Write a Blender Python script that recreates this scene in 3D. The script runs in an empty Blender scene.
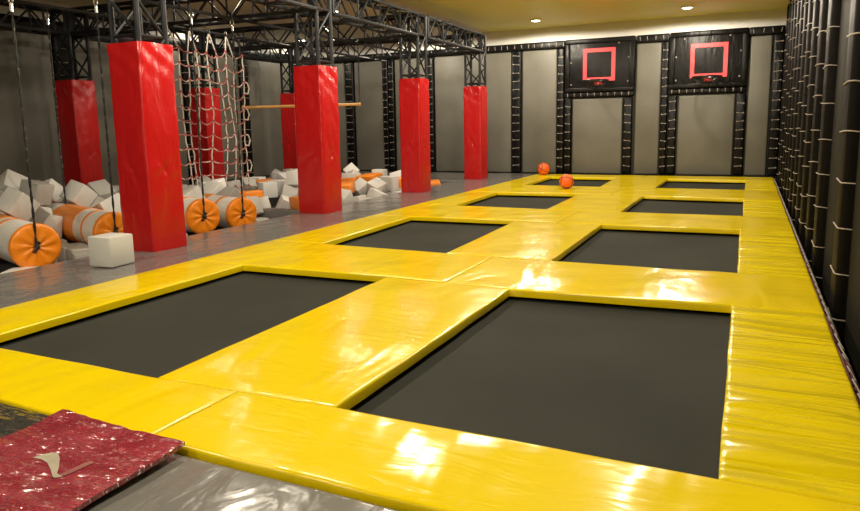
import bpy, bmesh, math, random
from mathutils import Vector, Matrix, Euler, noise
random.seed(11)
K = 0.72            # everything is laid out in layout units and brought to metres at the end
C = bpy.context.scene.collection
PI = math.pi
ORD = ['first','second','third','fourth','fifth','sixth','seventh','eighth','ninth','tenth','eleventh','twelfth','thirteenth','fourteenth']

# ------------------------------------------------------------------ materials
def new_mat(name, col, rough=.5, spec=.5, metal=0., coat=0., coat_rough=.1):
    m = bpy.data.materials.new(name); m.use_nodes = True
    b = m.node_tree.nodes['Principled BSDF']
    b.inputs['Base Color'].default_value = (*col, 1)
    b.inputs['Roughness'].default_value = rough
    b.inputs['Specular IOR Level'].default_value = spec
    b.inputs['Metallic'].default_value = metal
    b.inputs['Coat Weight'].default_value = coat
    b.inputs['Coat Roughness'].default_value = coat_rough
    return m
def nd(m, t, **kw):
    n = m.node_tree.nodes.new(t)
    for k, v in kw.items():
        if k in n.inputs: n.inputs[k].default_value = v
        else: setattr(n, k, v)
    return n
def ln(m, a, b): m.node_tree.links.new(a, b)
def bump(m, layers, coat=False):
    """layers: (scale xyz, rotation z, noise scale, detail, strength, distance)"""
    b = m.node_tree.nodes['Principled BSDF']; prev = None
    geo = nd(m, 'ShaderNodeNewGeometry')
    for (sc, rz, ns, det, st, dist) in layers:
        mp = nd(m, 'ShaderNodeMapping'); mp.inputs['Scale'].default_value = sc; mp.inputs['Rotation'].default_value = (0, 0, rz)
        ln(m, geo.outputs['Position'], mp.inputs['Vector'])
        n = nd(m, 'ShaderNodeTexNoise'); n.inputs['Scale'].default_value = ns; n.inputs['Detail'].default_value = det
        n.inputs['Distortion'].default_value = .6
        ln(m, mp.outputs[0], n.inputs['Vector'])
        bp = nd(m, 'ShaderNodeBump'); bp.inputs['Strength'].default_value = st; bp.inputs['Distance'].default_value = dist
        ln(m, n.outputs['Fac'], bp.inputs['Height'])
        if prev: ln(m, prev.outputs[0], bp.inputs['Normal'])
        prev = bp
    ln(m, prev.outputs[0], b.inputs['Normal'])
    if coat: ln(m, prev.outputs[0], b.inputs['Coat Normal'])
def vary(m, c1, c2, scale, lo=.35, hi=.65, sc=(1, 1, 1)):
    b = m.node_tree.nodes['Principled BSDF']
    geo = nd(m, 'ShaderNodeNewGeometry'); mp = nd(m, 'ShaderNodeMapping'); mp.inputs['Scale'].default_value = sc
    ln(m, geo.outputs['Position'], mp.inputs['Vector'])
    n = nd(m, 'ShaderNodeTexNoise'); n.inputs['Scale'].default_value = scale; n.inputs['Detail'].default_value = 4
    r = nd(m, 'ShaderNodeValToRGB'); e = r.color_ramp.elements
    e[0].position = lo; e[0].color = (*c1, 1); e[1].position = hi; e[1].color = (*c2, 1)
    ln(m, mp.outputs[0], n.inputs['Vector']); ln(m, n.outputs['Fac'], r.inputs['Fac']); ln(m, r.outputs['Color'], b.inputs['Base Color'])

M = {}
M['yellow'] = new_mat('yellow vinyl', (.79, .59, .001), .18, .36)
bump(M['yellow'], [((1, .35, 1), .5, 2.6, 2, .5, .05), ((.5, 1.6, 1), -.2, 9, 2, .28, .010)])
M['yellow_creased'] = new_mat('creased yellow vinyl', (.78, .60, .002), .22, .5)
bump(M['yellow_creased'], [((.3, 2.4, 1), .12, 3.0, 2, 1.0, .10), ((.5, 1.8, 1), 0, 9, 2, .3, .012)])
M['yellow_welt'] = new_mat('yellow welt', (.80, .58, .003), .3)
M['red'] = new_mat('red vinyl', (.45, .008, .009), .24, .5)
bump(M['red'], [((1, 1, .35), 0, 4, 3, .6, .05), ((1, 1, .6), .4, 13, 3, .35, .012)])
M['deck'] = new_mat('grey vinyl', (.155, .150, .148), .17, .55)
bump(M['deck'], [((1, .5, 1), .3, 4, 3, .5, .04), ((1, 1, 1), 0, 18, 3, .3, .008)])
M['dark_mat'] = new_mat('dark wrapped vinyl', (.035, .037, .035), .2, .6, coat=1)
M['dark_mat'].node_tree.nodes['Principled BSDF'].inputs['Coat IOR'].default_value = 1.8
bump(M['dark_mat'], [((.3, 1.6, 1), .45, 10, 3, 1.0, .03), ((.6, 1.3, 1), .45, 28, 2, .9, .010)], True)
M['grey_mat'] = new_mat('grey mat vinyl', (.16, .155, .145), .22, .5)
bump(M['grey_mat'], [((1, .5, 1), .6, 7, 3, .5, .022), ((1, 1, 1), 0, 26, 3, .15, .004)])
M['red_mat'] = new_mat('red vinyl under film', (.30, .02, .04), .22, .5, coat=1.0, coat_rough=.05)
M['red_mat'].node_tree.nodes['Principled BSDF'].inputs['Coat IOR'].default_value = 2.0
bump(M['red_mat'], [((.3, 1.6, 1), .45, 11, 3, 1.0, .03), ((.6, 1.3, 1), .45, 30, 2, 1.0, .012)], True)
vary(M['red_mat'], (.26, .014, .034), (.36, .05, .075), 9, .35, .7, (.6, 1.6, 1))
M['mark'] = new_mat('beige print', (.42, .38, .30), .35, .5, coat=.6)
bump(M['mark'], [((.3, 1.6, 1), .45, 11, 3, .8, .015)], True)
M['mark_faint'] = new_mat('faint beige print under film', (.34, .13, .12), .3, .5, coat=.8)
M['bed'] = new_mat('woven trampoline bed', (.030, .031, .029), .85, .08)
vary(M['bed'], (.035, .036, .031), (.044, .045, .039), 1.2)
M['steel'] = new_mat('dark steel frame', (.03, .03, .03), .5)
M['truss'] = new_mat('black painted truss', (.014, .015, .017), .5, .2)
vary(M['truss'], (.009, .010, .012), (.019, .020, .022), 6)
M['chrome'] = new_mat('bright metal', (.7, .7, .68), .25, .5, 1)
M['yellow_paint'] = new_mat('yellow painted ceiling', (.74, .70, .17), .4, .4)
M['plaster'] = new_mat('cream plaster', (.84, .82, .77), .8, .2)
vary(M['plaster'], (.70, .69, .65), (.74, .72, .68), 2)
M['ceiling'] = new_mat('painted ceiling', (.66, .60, .44), .6, .3)
vary(M['ceiling'], (.63, .57, .42), (.69, .63, .46), 1.2)
M['darkwall'] = new_mat('dark wall', (.035, .035, .032), .7)
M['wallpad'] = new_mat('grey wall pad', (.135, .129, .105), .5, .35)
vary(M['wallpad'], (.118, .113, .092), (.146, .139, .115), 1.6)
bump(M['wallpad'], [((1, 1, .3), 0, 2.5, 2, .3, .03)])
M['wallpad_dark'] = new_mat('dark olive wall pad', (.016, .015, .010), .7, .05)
M['black'] = new_mat('black vinyl', (.0045, .0042, .0038), .36, .18)
bump(M['black'], [((1, 1, .4), 0, 7, 4, .6, .03), ((1, 1, 1), 0, 30, 3, .2, .004)])
M['cord'] = new_mat('white cord', (.36, .31, .27), .6)
M['black_soft'] = new_mat('soft black vinyl', (.0065, .0055, .0045), .5, .06)
bump(M['black_soft'], [((1, 1, .3), 0, 7, 4, .5, .03)])
M['cord_light'] = new_mat('light cord', (.5, .47, .44), .6)
M['net_red'] = new_mat('reddish netting', (.16, .035, .03), .7)
M['hoop_red'] = new_mat('red painted stripe', (.80, .035, .045), .4)
M['hoop_black'] = new_mat('black rim', (.012, .012, .012), .3)
M['floor'] = new_mat('dark rubber floor', (.05, .05, .05), .7)
M['foam'] = new_mat('pale grey foam cover', (.58, .57, .55), .5, .3)
M['foam_light'] = new_mat('light grey foam cover', (.72, .71, .69), .45, .3)
M['foam_dark'] = new_mat('mid grey foam cover', (.40, .39, .37), .5, .3)
for k in ('foam', 'foam_light', 'foam_dark'): bump(M[k], [((1, 1, 1), 0, 9, 3, .3, .01)])
M['orange'] = new_mat('orange vinyl', (.86, .25, .010), .34, .5)
bump(M['orange'], [((1, 1, 1), 0, 8, 3, .5, .02)])
M['white_vinyl'] = new_mat('white vinyl', (.80, .78, .74), .35, .5)
bump(M['white_vinyl'], [((1, 1, 1), 0, 7, 3, .35, .02)])
M['rope_white'] = new_mat('white rope with red flecks', (.6, .55, .5), .7)
vary(M['rope_white'], (.60, .56, .50), (.34, .12, .11), 14, .60, .66)
M['rope_pink'] = new_mat('reddish flecked rope', (.5, .3, .27), .7)
vary(M['rope_pink'], (.50, .40, .36), (.34, .10, .09), 11, .42, .52)
M['rope_red'] = new_mat('red knot', (.38, .06, .06), .7)
M['rope_black'] = new_mat('black and grey rope', (.02, .02, .02), .7)
vary(M['rope_black'], (.012, .012, .012), (.13, .12, .10), 22, .58, .64)
M['wood'] = new_mat('varnished wooden bar', (.52, .27, .07), .4)
M['ball'] = new_mat('orange ball rubber', (.80, .13, .015), .45)
M['seam'] = new_mat('black ball seam', (.02, .012, .01), .5)
M['white_paint'] = new_mat('white lamp trim', (.75, .73, .68), .4)
def emat(name, col, s):
    m = new_mat(name, (0, 0, 0)); b = m.node_tree.nodes['Principled BSDF']
    b.inputs['Emission Color'].default_value = (*col, 1); b.inputs['Emission Strength'].default_value = s
    return m
M['lamp'] = emat('lit lamp lens', (1, .93, .76), 30)

# ------------------------------------------------------------------ object helpers
def tag(o, label=None, cat=None, group=None, kind=None):
    if label: o['label'] = label
    if cat: o['category'] = cat
    if group: o['group'] = group
    if kind: o['kind'] = kind
    return o
def empty(name, loc=(0, 0, 0), rz=0, label=None, cat=None, group=None):
    o = bpy.data.objects.new(name, None); C.objects.link(o)
    o.empty_display_size = .1
    o.location = loc; o.rotation_euler = (0, 0, rz)
    return tag(o, label, cat, group)
def link(name, me, parent=None, loc=(0, 0, 0), rot=(0, 0, 0)):
    o = bpy.data.objects.new(name, me); C.objects.link(o)
    o.location = loc; o.rotation_euler = rot
    if parent: o.parent = parent
    return o
def mesh(name, V, F, mats, mi=None, smooth=None):
    me = bpy.data.meshes.new(name); me.from_pydata([tuple(v) for v in V], [], F); me.update()
    for m in (mats if isinstance(mats, (list, tuple)) else [mats]): me.materials.append(m)
    if mi:
        for p, i in zip(me.polygons, mi): p.material_index = i
    if smooth is not None:
        for p in me.polygons: p.use_smooth = True
        me.set_sharp_from_angle(angle=math.radians(smooth))
    return me
class MB:
    def __init__(s): s.V = []; s.F = []; s.mi = []
    def add(s, V, F, mi=0):
        b = len(s.V); s.V += [Vector(v) for v in V]; s.F += [[b+i for i in f] for f in F]; s.mi += [mi]*len(F); return s
    def box(s, c, d, rot=None, bev=0, mi=0, seg=2):
        bm = bmesh.new(); bmesh.ops.create_cube(bm, size=1)
        for v in bm.verts: v.co = Vector((v.co.x*d[0], v.co.y*d[1], v.co.z*d[2]))
        if bev: bmesh.ops.bevel(bm, geom=list(bm.edges), offset=bev, segments=seg, profile=.5, affect='EDGES')
        R = Euler(rot).to_matrix() if rot else Matrix.Identity(3)
        bm.verts.index_update()
        s.add([R @ v.co + Vector(c) for v in bm.verts], [[v.index for v in f.verts] for f in bm.faces], mi); bm.free(); return s
    def b2(s, lo, hi, bev=0, mi=0, seg=2):
        return s.box([(a+b)/2 for a, b in zip(lo, hi)], [b-a for a, b in zip(lo, hi)], None, bev, mi, seg)
    def tube(s, pts, r, n=8, mi=0, closed=False, cap=True):
        pts = [Vector(p) for p in pts]; N = len(pts); rings = []
        up = None
        for i, p in enumerate(pts):
            if closed: t = pts[(i+1) % N]-pts[i-1]
            else: t = pts[min(i+1, N-1)]-pts[max(i-1, 0)]
            t.normalize()
            if up is None:
                a = Vector((0, 0, 1)) if abs(t.z) < .9 else Vector((1, 0, 0)); up = t.cross(a).normalized()
            up = (up - t*up.dot(t)).normalized(); w = t.cross(up)
            rr = r[i] if isinstance(r, (list, tuple)) else r
            rings.append([p + up*math.cos(2*PI*k/n)*rr + w*math.sin(2*PI*k/n)*rr for k in range(n)])
        V = [v for q in rings for v in q]; F = []
        for i in range(N if closed else N-1):
            for k in range(n):
                a = i*n+k; b = i*n+(k+1) % n; c = ((i+1) % N)*n+(k+1) % n; d = ((i+1) % N)*n+k
                F.append([a, b, c, d][::-1])
        if cap and not closed: F.append(list(range(n))); F.append([(N-1)*n+k for k in range(n)][::-1])
        return s.add(V, F, mi)
    def sphere(s, c, r, n=10, m=6, mi=0, sc=(1, 1, 1)):
        V = [Vector(c)+Vector((0, 0, r*sc[2]))]; F = []
        for i in range(1, m):
            a = PI*i/m
            for k in range(n):
                b = 2*PI*k/n; V.append(Vector(c)+Vector((r*sc[0]*math.sin(a)*math.cos(b), r*sc[1]*math.sin(a)*math.sin(b), r*sc[2]*math.cos(a))))
        V.append(Vector(c)-Vector((0, 0, r*sc[2])))
        for k in range(n): F.append([0, 1+k, 1+(k+1) % n])
        for i in range(m-2):
            for k in range(n):
                a = 1+i*n+k; b = 1+i*n+(k+1) % n; F.append([a, a+n, b+n, b])
        l = len(V)-1
        for k in range(n): F.append([l, 1+(m-2)*n+(k+1) % n, 1+(m-2)*n+k])
        return s.add(V, F, mi)
    def build(s, name, mats, parent=None, loc=(0, 0, 0), rot=(0, 0, 0), smooth=35, off=None):
        V = s.V if off is None else [v-Vector(off) for v in s.V]
        if off is not None: loc = off
        return link(name, mesh(name, V, s.F, mats, s.mi if isinstance(mats, (list, tuple)) else None, smooth), parent, loc, rot)

# ------------------------------------------------------------------ the room
XL, XR, YN, YF, ZC = -13.3, .82, -3.2, 19.3, 4.1
f = MB()
f.b2((XL, YN, -.9), (XR, YF, -.70)); f.b2((XL, YN, -.70), (XR, 9.75, -.45)); f.b2((XL, 16.3, -.70), (XR, YF, -.45)); f.b2((-6.87, 9.75, -.70), (XR, 16.3, -.45)); f.b2((XL, 9.75, -.70), (-11.8, 16.3, -.45))
f.b2((-6.87, YN, -.45), (-5.52, YF, -.117))          # plinth under the walkway
f.b2((XL, YN, -.45), (-11.8, YF, -.117))             # left edge of the pits
f.b2((-11.8, 16.3, -.45), (-6.87, YF, -.117))
f.b2((-11.8, YN, -.45), (-6.87, 3.4, -.117))
f.b2((-5.52, YN, -.45), (XR, 2.06, -.137))           # plinth under the near mats
a = math.atan2(.55, 2.8)
f.box((-10.35, 5.6, -.33), (2.9, 4.4, .3), (0, a, 0))   # sloping bottom of the near pit
tag(f.build('floor', M['floor'], smooth=None), kind='structure')
tag(MB().b2((XL-.15, YN-.15, ZC), (-7.05, YF+.15, ZC+.15), mi=0).b2((-7.05, YN-.15, ZC), (XR+.15, YF+.15, ZC+.15), mi=1).build('ceiling', [M['ceiling'], M['yellow_paint']], smooth=None), kind='structure')
tag(MB().b2((XL-.15, YF, 3.6), (XR+.15, YF+.15, ZC), mi=0).b2((XL-.15, YF, -.65), (XR+.15, YF+.15, 3.6), mi=1).build('wall_back', [M['plaster'], M['darkwall']], smooth=None), kind='structure')
tag(MB().b2((XL-.15, YN, 3.6), (XL, YF, ZC), mi=0).b2((XL-.15, YN, -.65), (XL, YF, 3.6), mi=1).build('wall_left', [M['plaster'], M['darkwall']], smooth=None), kind='structure')
tag(MB().b2((XR, YN, -.65), (XR+.15, YF, ZC)).build('wall_right', M['darkwall'], smooth=None), kind='structure')
tag(MB().b2((XL-.15, YN-.15, -.65), (XR+.15, YN, ZC)).build('wall_near', M['plaster'], smooth=None), kind='structure')

# ------------------------------------------------------------------ yellow pads
def interp(c, t):
    L = [0]
    for i in range(len(c)-1): L.append(L[-1]+math.dist(c[i], c[i+1]))
    d = t*L[-1]
    for i in range(len(c)-1):
        if d <= L[i+1] or i == len(c)-2:
            k = (d-L[i])/(L[i+1]-L[i]); return (c[i][0]+(c[i+1][0]-c[i][0])*k, c[i][1]+(c[i+1][1]-c[i][1])*k)
def pad(near, far, z0, z1, mat, name, amp=.008, wdir=0., res=.07, r=.012, seed=0, stretch=(1, 1), parent=None, puff=.003):
    """a stuffed pad between two edge polylines, wrinkled on top"""
    W = max(sum(math.dist(c[i], c[i+1]) for i in range(len(c)-1)) for c in (near, far))
    H = max(math.dist(near[0], far[0]), math.dist(near[-1], far[-1]))
    def params(Lg):
        n = max(3, int(Lg/res)); e = [0, r*.3/Lg, r/Lg, r*2.2/Lg]
        mid = [r*2.2/Lg+(1-4.4*r/Lg)*i/n for i in range(1, n)]
        return e+mid+[1-x for x in e[::-1]]
    U, Vv = params(W), params(H)
    V = []; F = []
    cw, sw = math.cos(wdir), math.sin(wdir)
    for v in Vv:
        for u in U:
            p, q = interp(near, u), interp(far, u)
            x, y = p[0]+(q[0]-p[0])*v, p[1]+(q[1]-p[1])*v
            d = min(u, 1-u)*W; d2 = min(v, 1-v)*H
            dm = min(d, d2)
            z = z1
            if dm < r: z -= r-math.sqrt(max(0, r*r-(r-dm)**2))
            fall = min(1, dm/.10)
            xr, yr = (x*cw+y*sw)*stretch[0], (-x*sw+y*cw)*stretch[1]
            nz = noise.noise(Vector((xr*2.1, yr*2.1, seed*3.7)))
            n2 = 1-abs(noise.noise(Vector((xr*1.2+5, yr*3.1, seed*1.9))))*2.4
            z += amp*(.5*nz+.5*n2*max(0, nz+.3))*(.25+.75*fall) + puff*fall - puff
            ex = noise.noise(Vector((x*2.3, y*2.3, seed)))*.007
            if dm < r*1.01: x += ex; y += ex
            V.append((x, y, z))
    nu, nv = len(U), len(Vv)
    for j in range(nv-1):
        for i in range(nu-1):
            a = j*nu+i; F.append([a, a+1, a+nu+1, a+nu])
    ring = [i for i in range(nu)]+[j*nu+nu-1 for j in range(1, nv)]+[(nv-1)*nu+i for i in range(nu-2, -1, -1)]+[j*nu for j in range(nv-2, 0, -1)]
    b = len(V); n = len(ring)
    for k in ring: V.append((V[k][0], V[k][1], z0))
    for k in range(n): F.append([ring[k], b+k, b+(k+1) % n, ring[(k+1) % n]])
    F.append([b+k for k in range(n)][::-1])
    cx = sum(v[0] for v in V)/len(V); cy = sum(v[1] for v in V)/len(V)
    V = [(x-cx, y-cy, z-z0) for x, y, z in V]
    return link(name, mesh(name, V, F, mat, None, 50), parent, (cx, cy, z0))

# openings, corner order: near-left, near-right, far-right, far-left
OL = [((-4.76, 2.70), (-3.03, 2.70), (-3.06, 5.52), (-4.76, 5.46)),
      ((-4.72, 6.86), (-3.02, 6.80), (-3.09, 9.53), (-4.79, 9.47)),
      ((-4.74, 11.06), (-3.03, 10.98), (-3.08, 13.66), (-4.80, 13.52)),
      ((-4.78, 15.36), (-3.00, 15.25), (-3.10, 17.90), (-4.83, 17.95))]
OR = [((-1.84, 2.75), (-.05, 2.75), (-.07, 5.56), (-1.82, 5.44)),
      ((-1.82, 6.78), (-.05, 6.80), (-.07, 9.60), (-1.83, 9.52)),
      ((-1.82, 10.98), (-.04, 11.02), (-.06, 13.50), (-1.83, 13.60)),
      ((-1.82, 15.28), (-.05, 15.28), (-.05, 17.75), (-1.82, 17.85))]
XA, XB, YA, YB, SM = -5.47, .552, 2.09, 18.85, -2.46
g = .002
ROWN = ['nearest', 'second', 'third', 'farthest']
def ypad(near, far, label, mat=None, **kw):
    o = pad(near, far, -.066, 0, mat or M['yellow'], 'yellow_safety_pad', seed=random.random()*50, **kw)
    return tag(o, label, 'safety pad')
xl = [-5.43, -5.46, -5.46, -5.46]
for r in range(4):
    L, R = OL[r], OR[r]
    ypad([(XA, L[0][1]+g), (L[0][0], L[0][1]+g)], [(XA, L[3][1]-g), (L[3][0], L[3][1]-g)],
         'yellow vinyl pad along the grey walkway, left of the %s left trampoline' % ROWN[r], wdir=.3)
    ypad([(L[1][0], L[1][1]+g), (R[0][0], R[0][1]+g)], [(L[2][0], L[2][1]-g), (R[3][0], R[3][1]-g)],
         'wide yellow vinyl pad between the two trampolines of the %s row' % ROWN[r], wdir=.9, amp=.010)
    ypad([(R[1][0], R[1][1]+g), (XB, R[1][1]+g)], [(R[2][0], R[2][1]-g), (XB, R[2][1]-g)],
         'creased yellow pad along the laced right wall, beside the %s right trampoline' % ROWN[r], wdir=.12, stretch=(.35, 2.2), amp=.022, mat=M['yellow_creased'])
for k in range(5):
    def edge(side, which):
        if side == 'L': X0, X1 = XA, SM-.004
        else: X0, X1 = SM+.004, XB
        if which == 'near':
            if k == 0: return [(X0, 2.175 if side == 'L' else 2.105), (X1, 2.105)] 
            a, b = OL[k-1], OR[k-1]
            m = (a[2][1]+b[3][1])/2
            return [(X0, a[3][1]+g), (a[3][0], a[3][1]+g), (a[2][0], a[2][1]+g), (X1, m+g)] if side == 'L' else [(X0, m+g), (b[3][0], b[3][1]+g), (b[2][0], b[2][1]+g), (X1, b[2][1]+g)]
        if k == 4: return [(X0, YB), (X1, YB)]
        a, b = OL[k], OR[k]; m = (a[1][1]+b[0][1])/2
        return [(X0, a[0][1]-g), (a[0][0], a[0][1]-g), (a[1][0], a[1][1]-g), (X1, m-g)] if side == 'L' else [(X0, m-g), (b[0][0], b[0][1]-g), (b[1][0], b[1][1]-g), (X1, b[1][1]-g)]
    for s, sn in (('L', 'left'), ('R', 'right')):
        if k == 0: lb = 'long yellow vinyl pad at the near edge of the platform, %s half' % sn
        elif k == 4: lb = 'yellow vinyl pad at the far edge of the platform by the back wall, %s half' % sn
        else: lb = 'yellow vinyl cross pad between the %s and %s %s trampolines' % (ROWN[k-1], ROWN[k], sn)
        ypad(edge(s, 'near'), edge(s, 'far'), lb, wdir=1.1 if k == 0 else .6, amp=.012)
# white stitched label-like seam is left to the welt: trampolines
for r in range(4):
    for s, O in (('left', OL[r]), ('right', OR[r])):
        cx = (O[0][0]+O[1][0])/2; cy = (O[0][1]+O[3][1])/2
        x0 = min(O[0][0], O[3][0])-cx-.10; x1 = max(O[1][0], O[2][0])-cx+.10; y0 = O[0][1]-cy-.12; y1 = max(O[3][1], O[2][1])-cy+.14
        t = empty('trampoline', (cx, cy, -.45), 0, 'black trampoline bed, %s row, %s column, framed by yellow pads' % (ROWN[r], s), 'trampoline')
        V = []; F = []; n = 14
        for j in range(n+1):
            for i in range(n+1):
                u, v = i/n, j/n; V.append((x0+(x1-x0)*u, y0+(y1-y0)*v, .352-.03*math.sin(PI*u)*math.sin(PI*v)))
        for j in range(n):
            for i in range(n): a_ = j*(n+1)+i; F.append([a_, a_+1, a_+n+2, a_+n+1])
        nb = len(V); V += [(x, y, z-.012) for x, y, z in V]; F += [[nb+i for i in q[::-1]] for q in F]
        link('jumping_bed', mesh('jumping_bed', V, F, M['bed'], None, 60), t)
        fr = MB(); w = .07; h0, h1 = 0, .382; e = .05
        fr.b2((x0-e-w, y0-e-w, h0), (x1+e+w, y0-e, h1)).b2((x0-e-w, y1+e, h0), (x1+e+w, y1+e+w, h1))
        fr.b2((x0-e-w, y0-e, h0), (x0-e, y1+e, h1)).b2((x1+e, y0-e, h0), (x1+e+w, y1+e, h1))
        fr.build('frame', M['steel'], t, smooth=None)
        sp = MB()
        for i in range(16):
            x = x0+(x1-x0)*(i+.5)/16
            for ya, yb in ((y0, y0-e), (y1, y1+e)): sp.tube([(x, ya, .346), (x, yb, .346)], .012, 6)
        for i in range(20):
            y = y0+(y1-y0)*(i+.5)/20
            for xa, xb in ((x0, x0-e), (x1, x1+e)): sp.tube([(xa, y, .346), (xb, y, .346)], .012, 6)
        tag(sp.build('springs', M['steel'], t), kind='stuff')

# ------------------------------------------------------------------ grey walkway pads and pit edges
ys = [-3.1, 2.1, 5.55, 9.4, 13.1, 16.9, 19.1]
wl = ['beside the near mats', 'left of the nearest left trampoline', 'between the first and second red pillars', 'between the second and third red pillars',
      'between the third and fourth red pillars', 'behind the fourth red pillar by the back wall']
for i in range(6):
    o = pad([(-6.86, ys[i]+.004), (-5.49, ys[i]+.004)], [(-6.86, ys[i+1]-.004), (-5.49, ys[i+1]-.004)], -.115, -.012, M['deck'], 'walkway_pad', amp=.010, wdir=.5, seed=i, puff=.002)
    tag(o, 'grey vinyl walkway pad '+wl[i], 'floor pad')
for i in range(3):
    a0, a1 = (-11.75+i*1.63, -11.75+(i+1)*1.63-.01)
    o = pad([(a0, 16.33), (a1, 16.33)], [(a0, 19.1), (a1, 19.1)], -.115, -.012, M['deck'], 'walkway_pad', amp=.008, seed=i+20, puff=.002)
    tag(o, 'grey floor pad between the far foam pit and the back wall, %s from the left' % ORD[i], 'floor pad')
for i, (a0, a1) in enumerate(((4.3, 9.55), (9.56, 14.3), (14.31, 19.1))):
    o = pad([(-13.15, a0), (-11.8, a0)], [(-13.15, a1), (-11.8, a1)], -.115, -.012, M['deck'], 'walkway_pad', amp=.008, seed=i+30, puff=.002)
    tag(o, 'grey floor pad along the left wall behind the pits, %s from the near end' % ORD[i], 'floor pad')
o = MB().b2((-11.78, 9.45, -.45), (-6.9, 9.75, .0), .04).build('pit_divider', M['deck'], off=(-9.3, 9.6, -.45))
tag(o, 'long grey padded divider beam between the two foam pits, running left from the second pillar', 'divider beam')

# ------------------------------------------------------------------ near mats
o = pad([(-5.4, -1.5), (-2.66, -1.5)], [(-5.4, 2.155), (-2.66, 2.10)], -.135, -.006, M['dark_mat'], 'floor_mat', amp=.010, wdir=.5, stretch=(.6, 2.5), seed=3, res=.06)
tag(o, 'glossy dark charcoal mat in the near left corner, partly under the red mat', 'floor mat')
o = pad([(-2.64, -1.5), (.5, -1.5)], [(-2.64, 2.085), (.5, 2.085)], -.135, -.024, M['grey_mat'], 'floor_mat', amp=.022, wdir=.7, seed=8, res=.06)
tag(o, 'glossy grey mat in front of the yellow platform, right of the red mat', 'floor mat')
rm = empty('red_mat', (-2.64, 1.2, -.045), 0, 'red mat in shiny crinkled clear film with a beige mark, near left corner', 'floor mat')
V = []; F = []; nx, ny = 60, 110
def rz_(x, y):   # underside height: lifted at the right edge
    return .034+.022*max(0, min(1, (x+.02)/.46))**1.3*(.55+.45*max(0, min(1, (y+.5)/1.2)))+.028*max(0, (y-.8)/.2)
def rt_(x, y):
    n1 = noise.noise(Vector((x*5+y*4, y*2-x*9, 2.)))*.5+noise.noise(Vector((x*14+y*10, y*6-x*20, 7.)))*.25
    return rz_(x, y)+.02+.007*n1
def rxy(i, j):
    u, v = i/nx, j/ny
    x = -.43+.87*u+.008*noise.noise(Vector((0, v*14, 3))); y = -1.3+2.2*v+(.03-.03*u)-.02*u+.012*noise.noise(Vector((u*9, 0, 5)))
    return x, y
for top in (1, 0):
    for j in range(ny+1):
        for i in range(nx+1):
            x, y = rxy(i, j); V.append((x, y, rt_(x, y) if top else rz_(x, y)))
N1 = (nx+1)*(ny+1)
for j in range(ny):
    for i in range(nx):
        a_ = j*(nx+1)+i; F.append([a_, a_+1, a_+nx+2, a_+nx+1]); F.append([N1+a_, N1+a_+nx+1, N1+a_+nx+2, N1+a_+1])
for i in range(nx): F.append([i, N1+i, N1+i+1, i+1]); k = ny*(nx+1)+i; F.append([k, k+1, N1+k+1, N1+k])
for j in range(ny): k = j*(nx+1); F.append([k, k+nx+1, N1+k+nx+1, N1+k]); k += nx; F.append([k, N1+k, N1+k+nx+1, k+nx+1])
link('mat_body', mesh('mat_body', V, F, M['red_mat'], None, 60), rm)
def decal(poly, name, mat='mark'):
    bm = bmesh.new(); vs = [bm.verts.new((x+2.64, y-1.2, 0)) for x, y in poly]; bm.faces.new(vs)
    bmesh.ops.triangulate(bm, faces=bm.faces[:]); 
    for _ in range(3): bmesh.ops.subdivide_edges(bm, edges=bm.edges[:], cuts=1, use_grid_fill=True)
    for v in bm.verts: v.co.z = rt_(v.co.x, v.co.y)+.0035
    me = bpy.data.meshes.new(name); bm.to_mesh(me); bm.free(); me.materials.append(M[mat])
    for p in me.polygons:
        p.use_smooth = True
    if sum(p.normal.z for p in me.polygons) < 0: me.flip_normals()
    return link(name, me, rm)
LOGO_1 = [(-2.747, 1.748), (-2.734, 1.789), (-2.711, 1.814), (-2.676, 1.817), (-2.625, 1.786), (-2.556, 1.731), (-2.517, 1.695), (-2.464, 1.68), (-2.49, 1.662), (-2.517, 1.673), (-2.568, 1.703), (-2.644, 1.741), (-2.699, 1.754)]
LOGO_2 = [(-2.47, 1.823), (-2.442, 1.811), (-2.452, 1.76), (-2.46, 1.697), (-2.474, 1.682), (-2.497, 1.69), (-2.49, 1.753), (-2.479, 1.812)]
tag(decal(LOGO_1, 'printed_mark'), 'beige curved mark')
tag(decal(LOGO_2, 'printed_mark', 'mark_faint'), 'faint beige tail of the mark')

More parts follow.
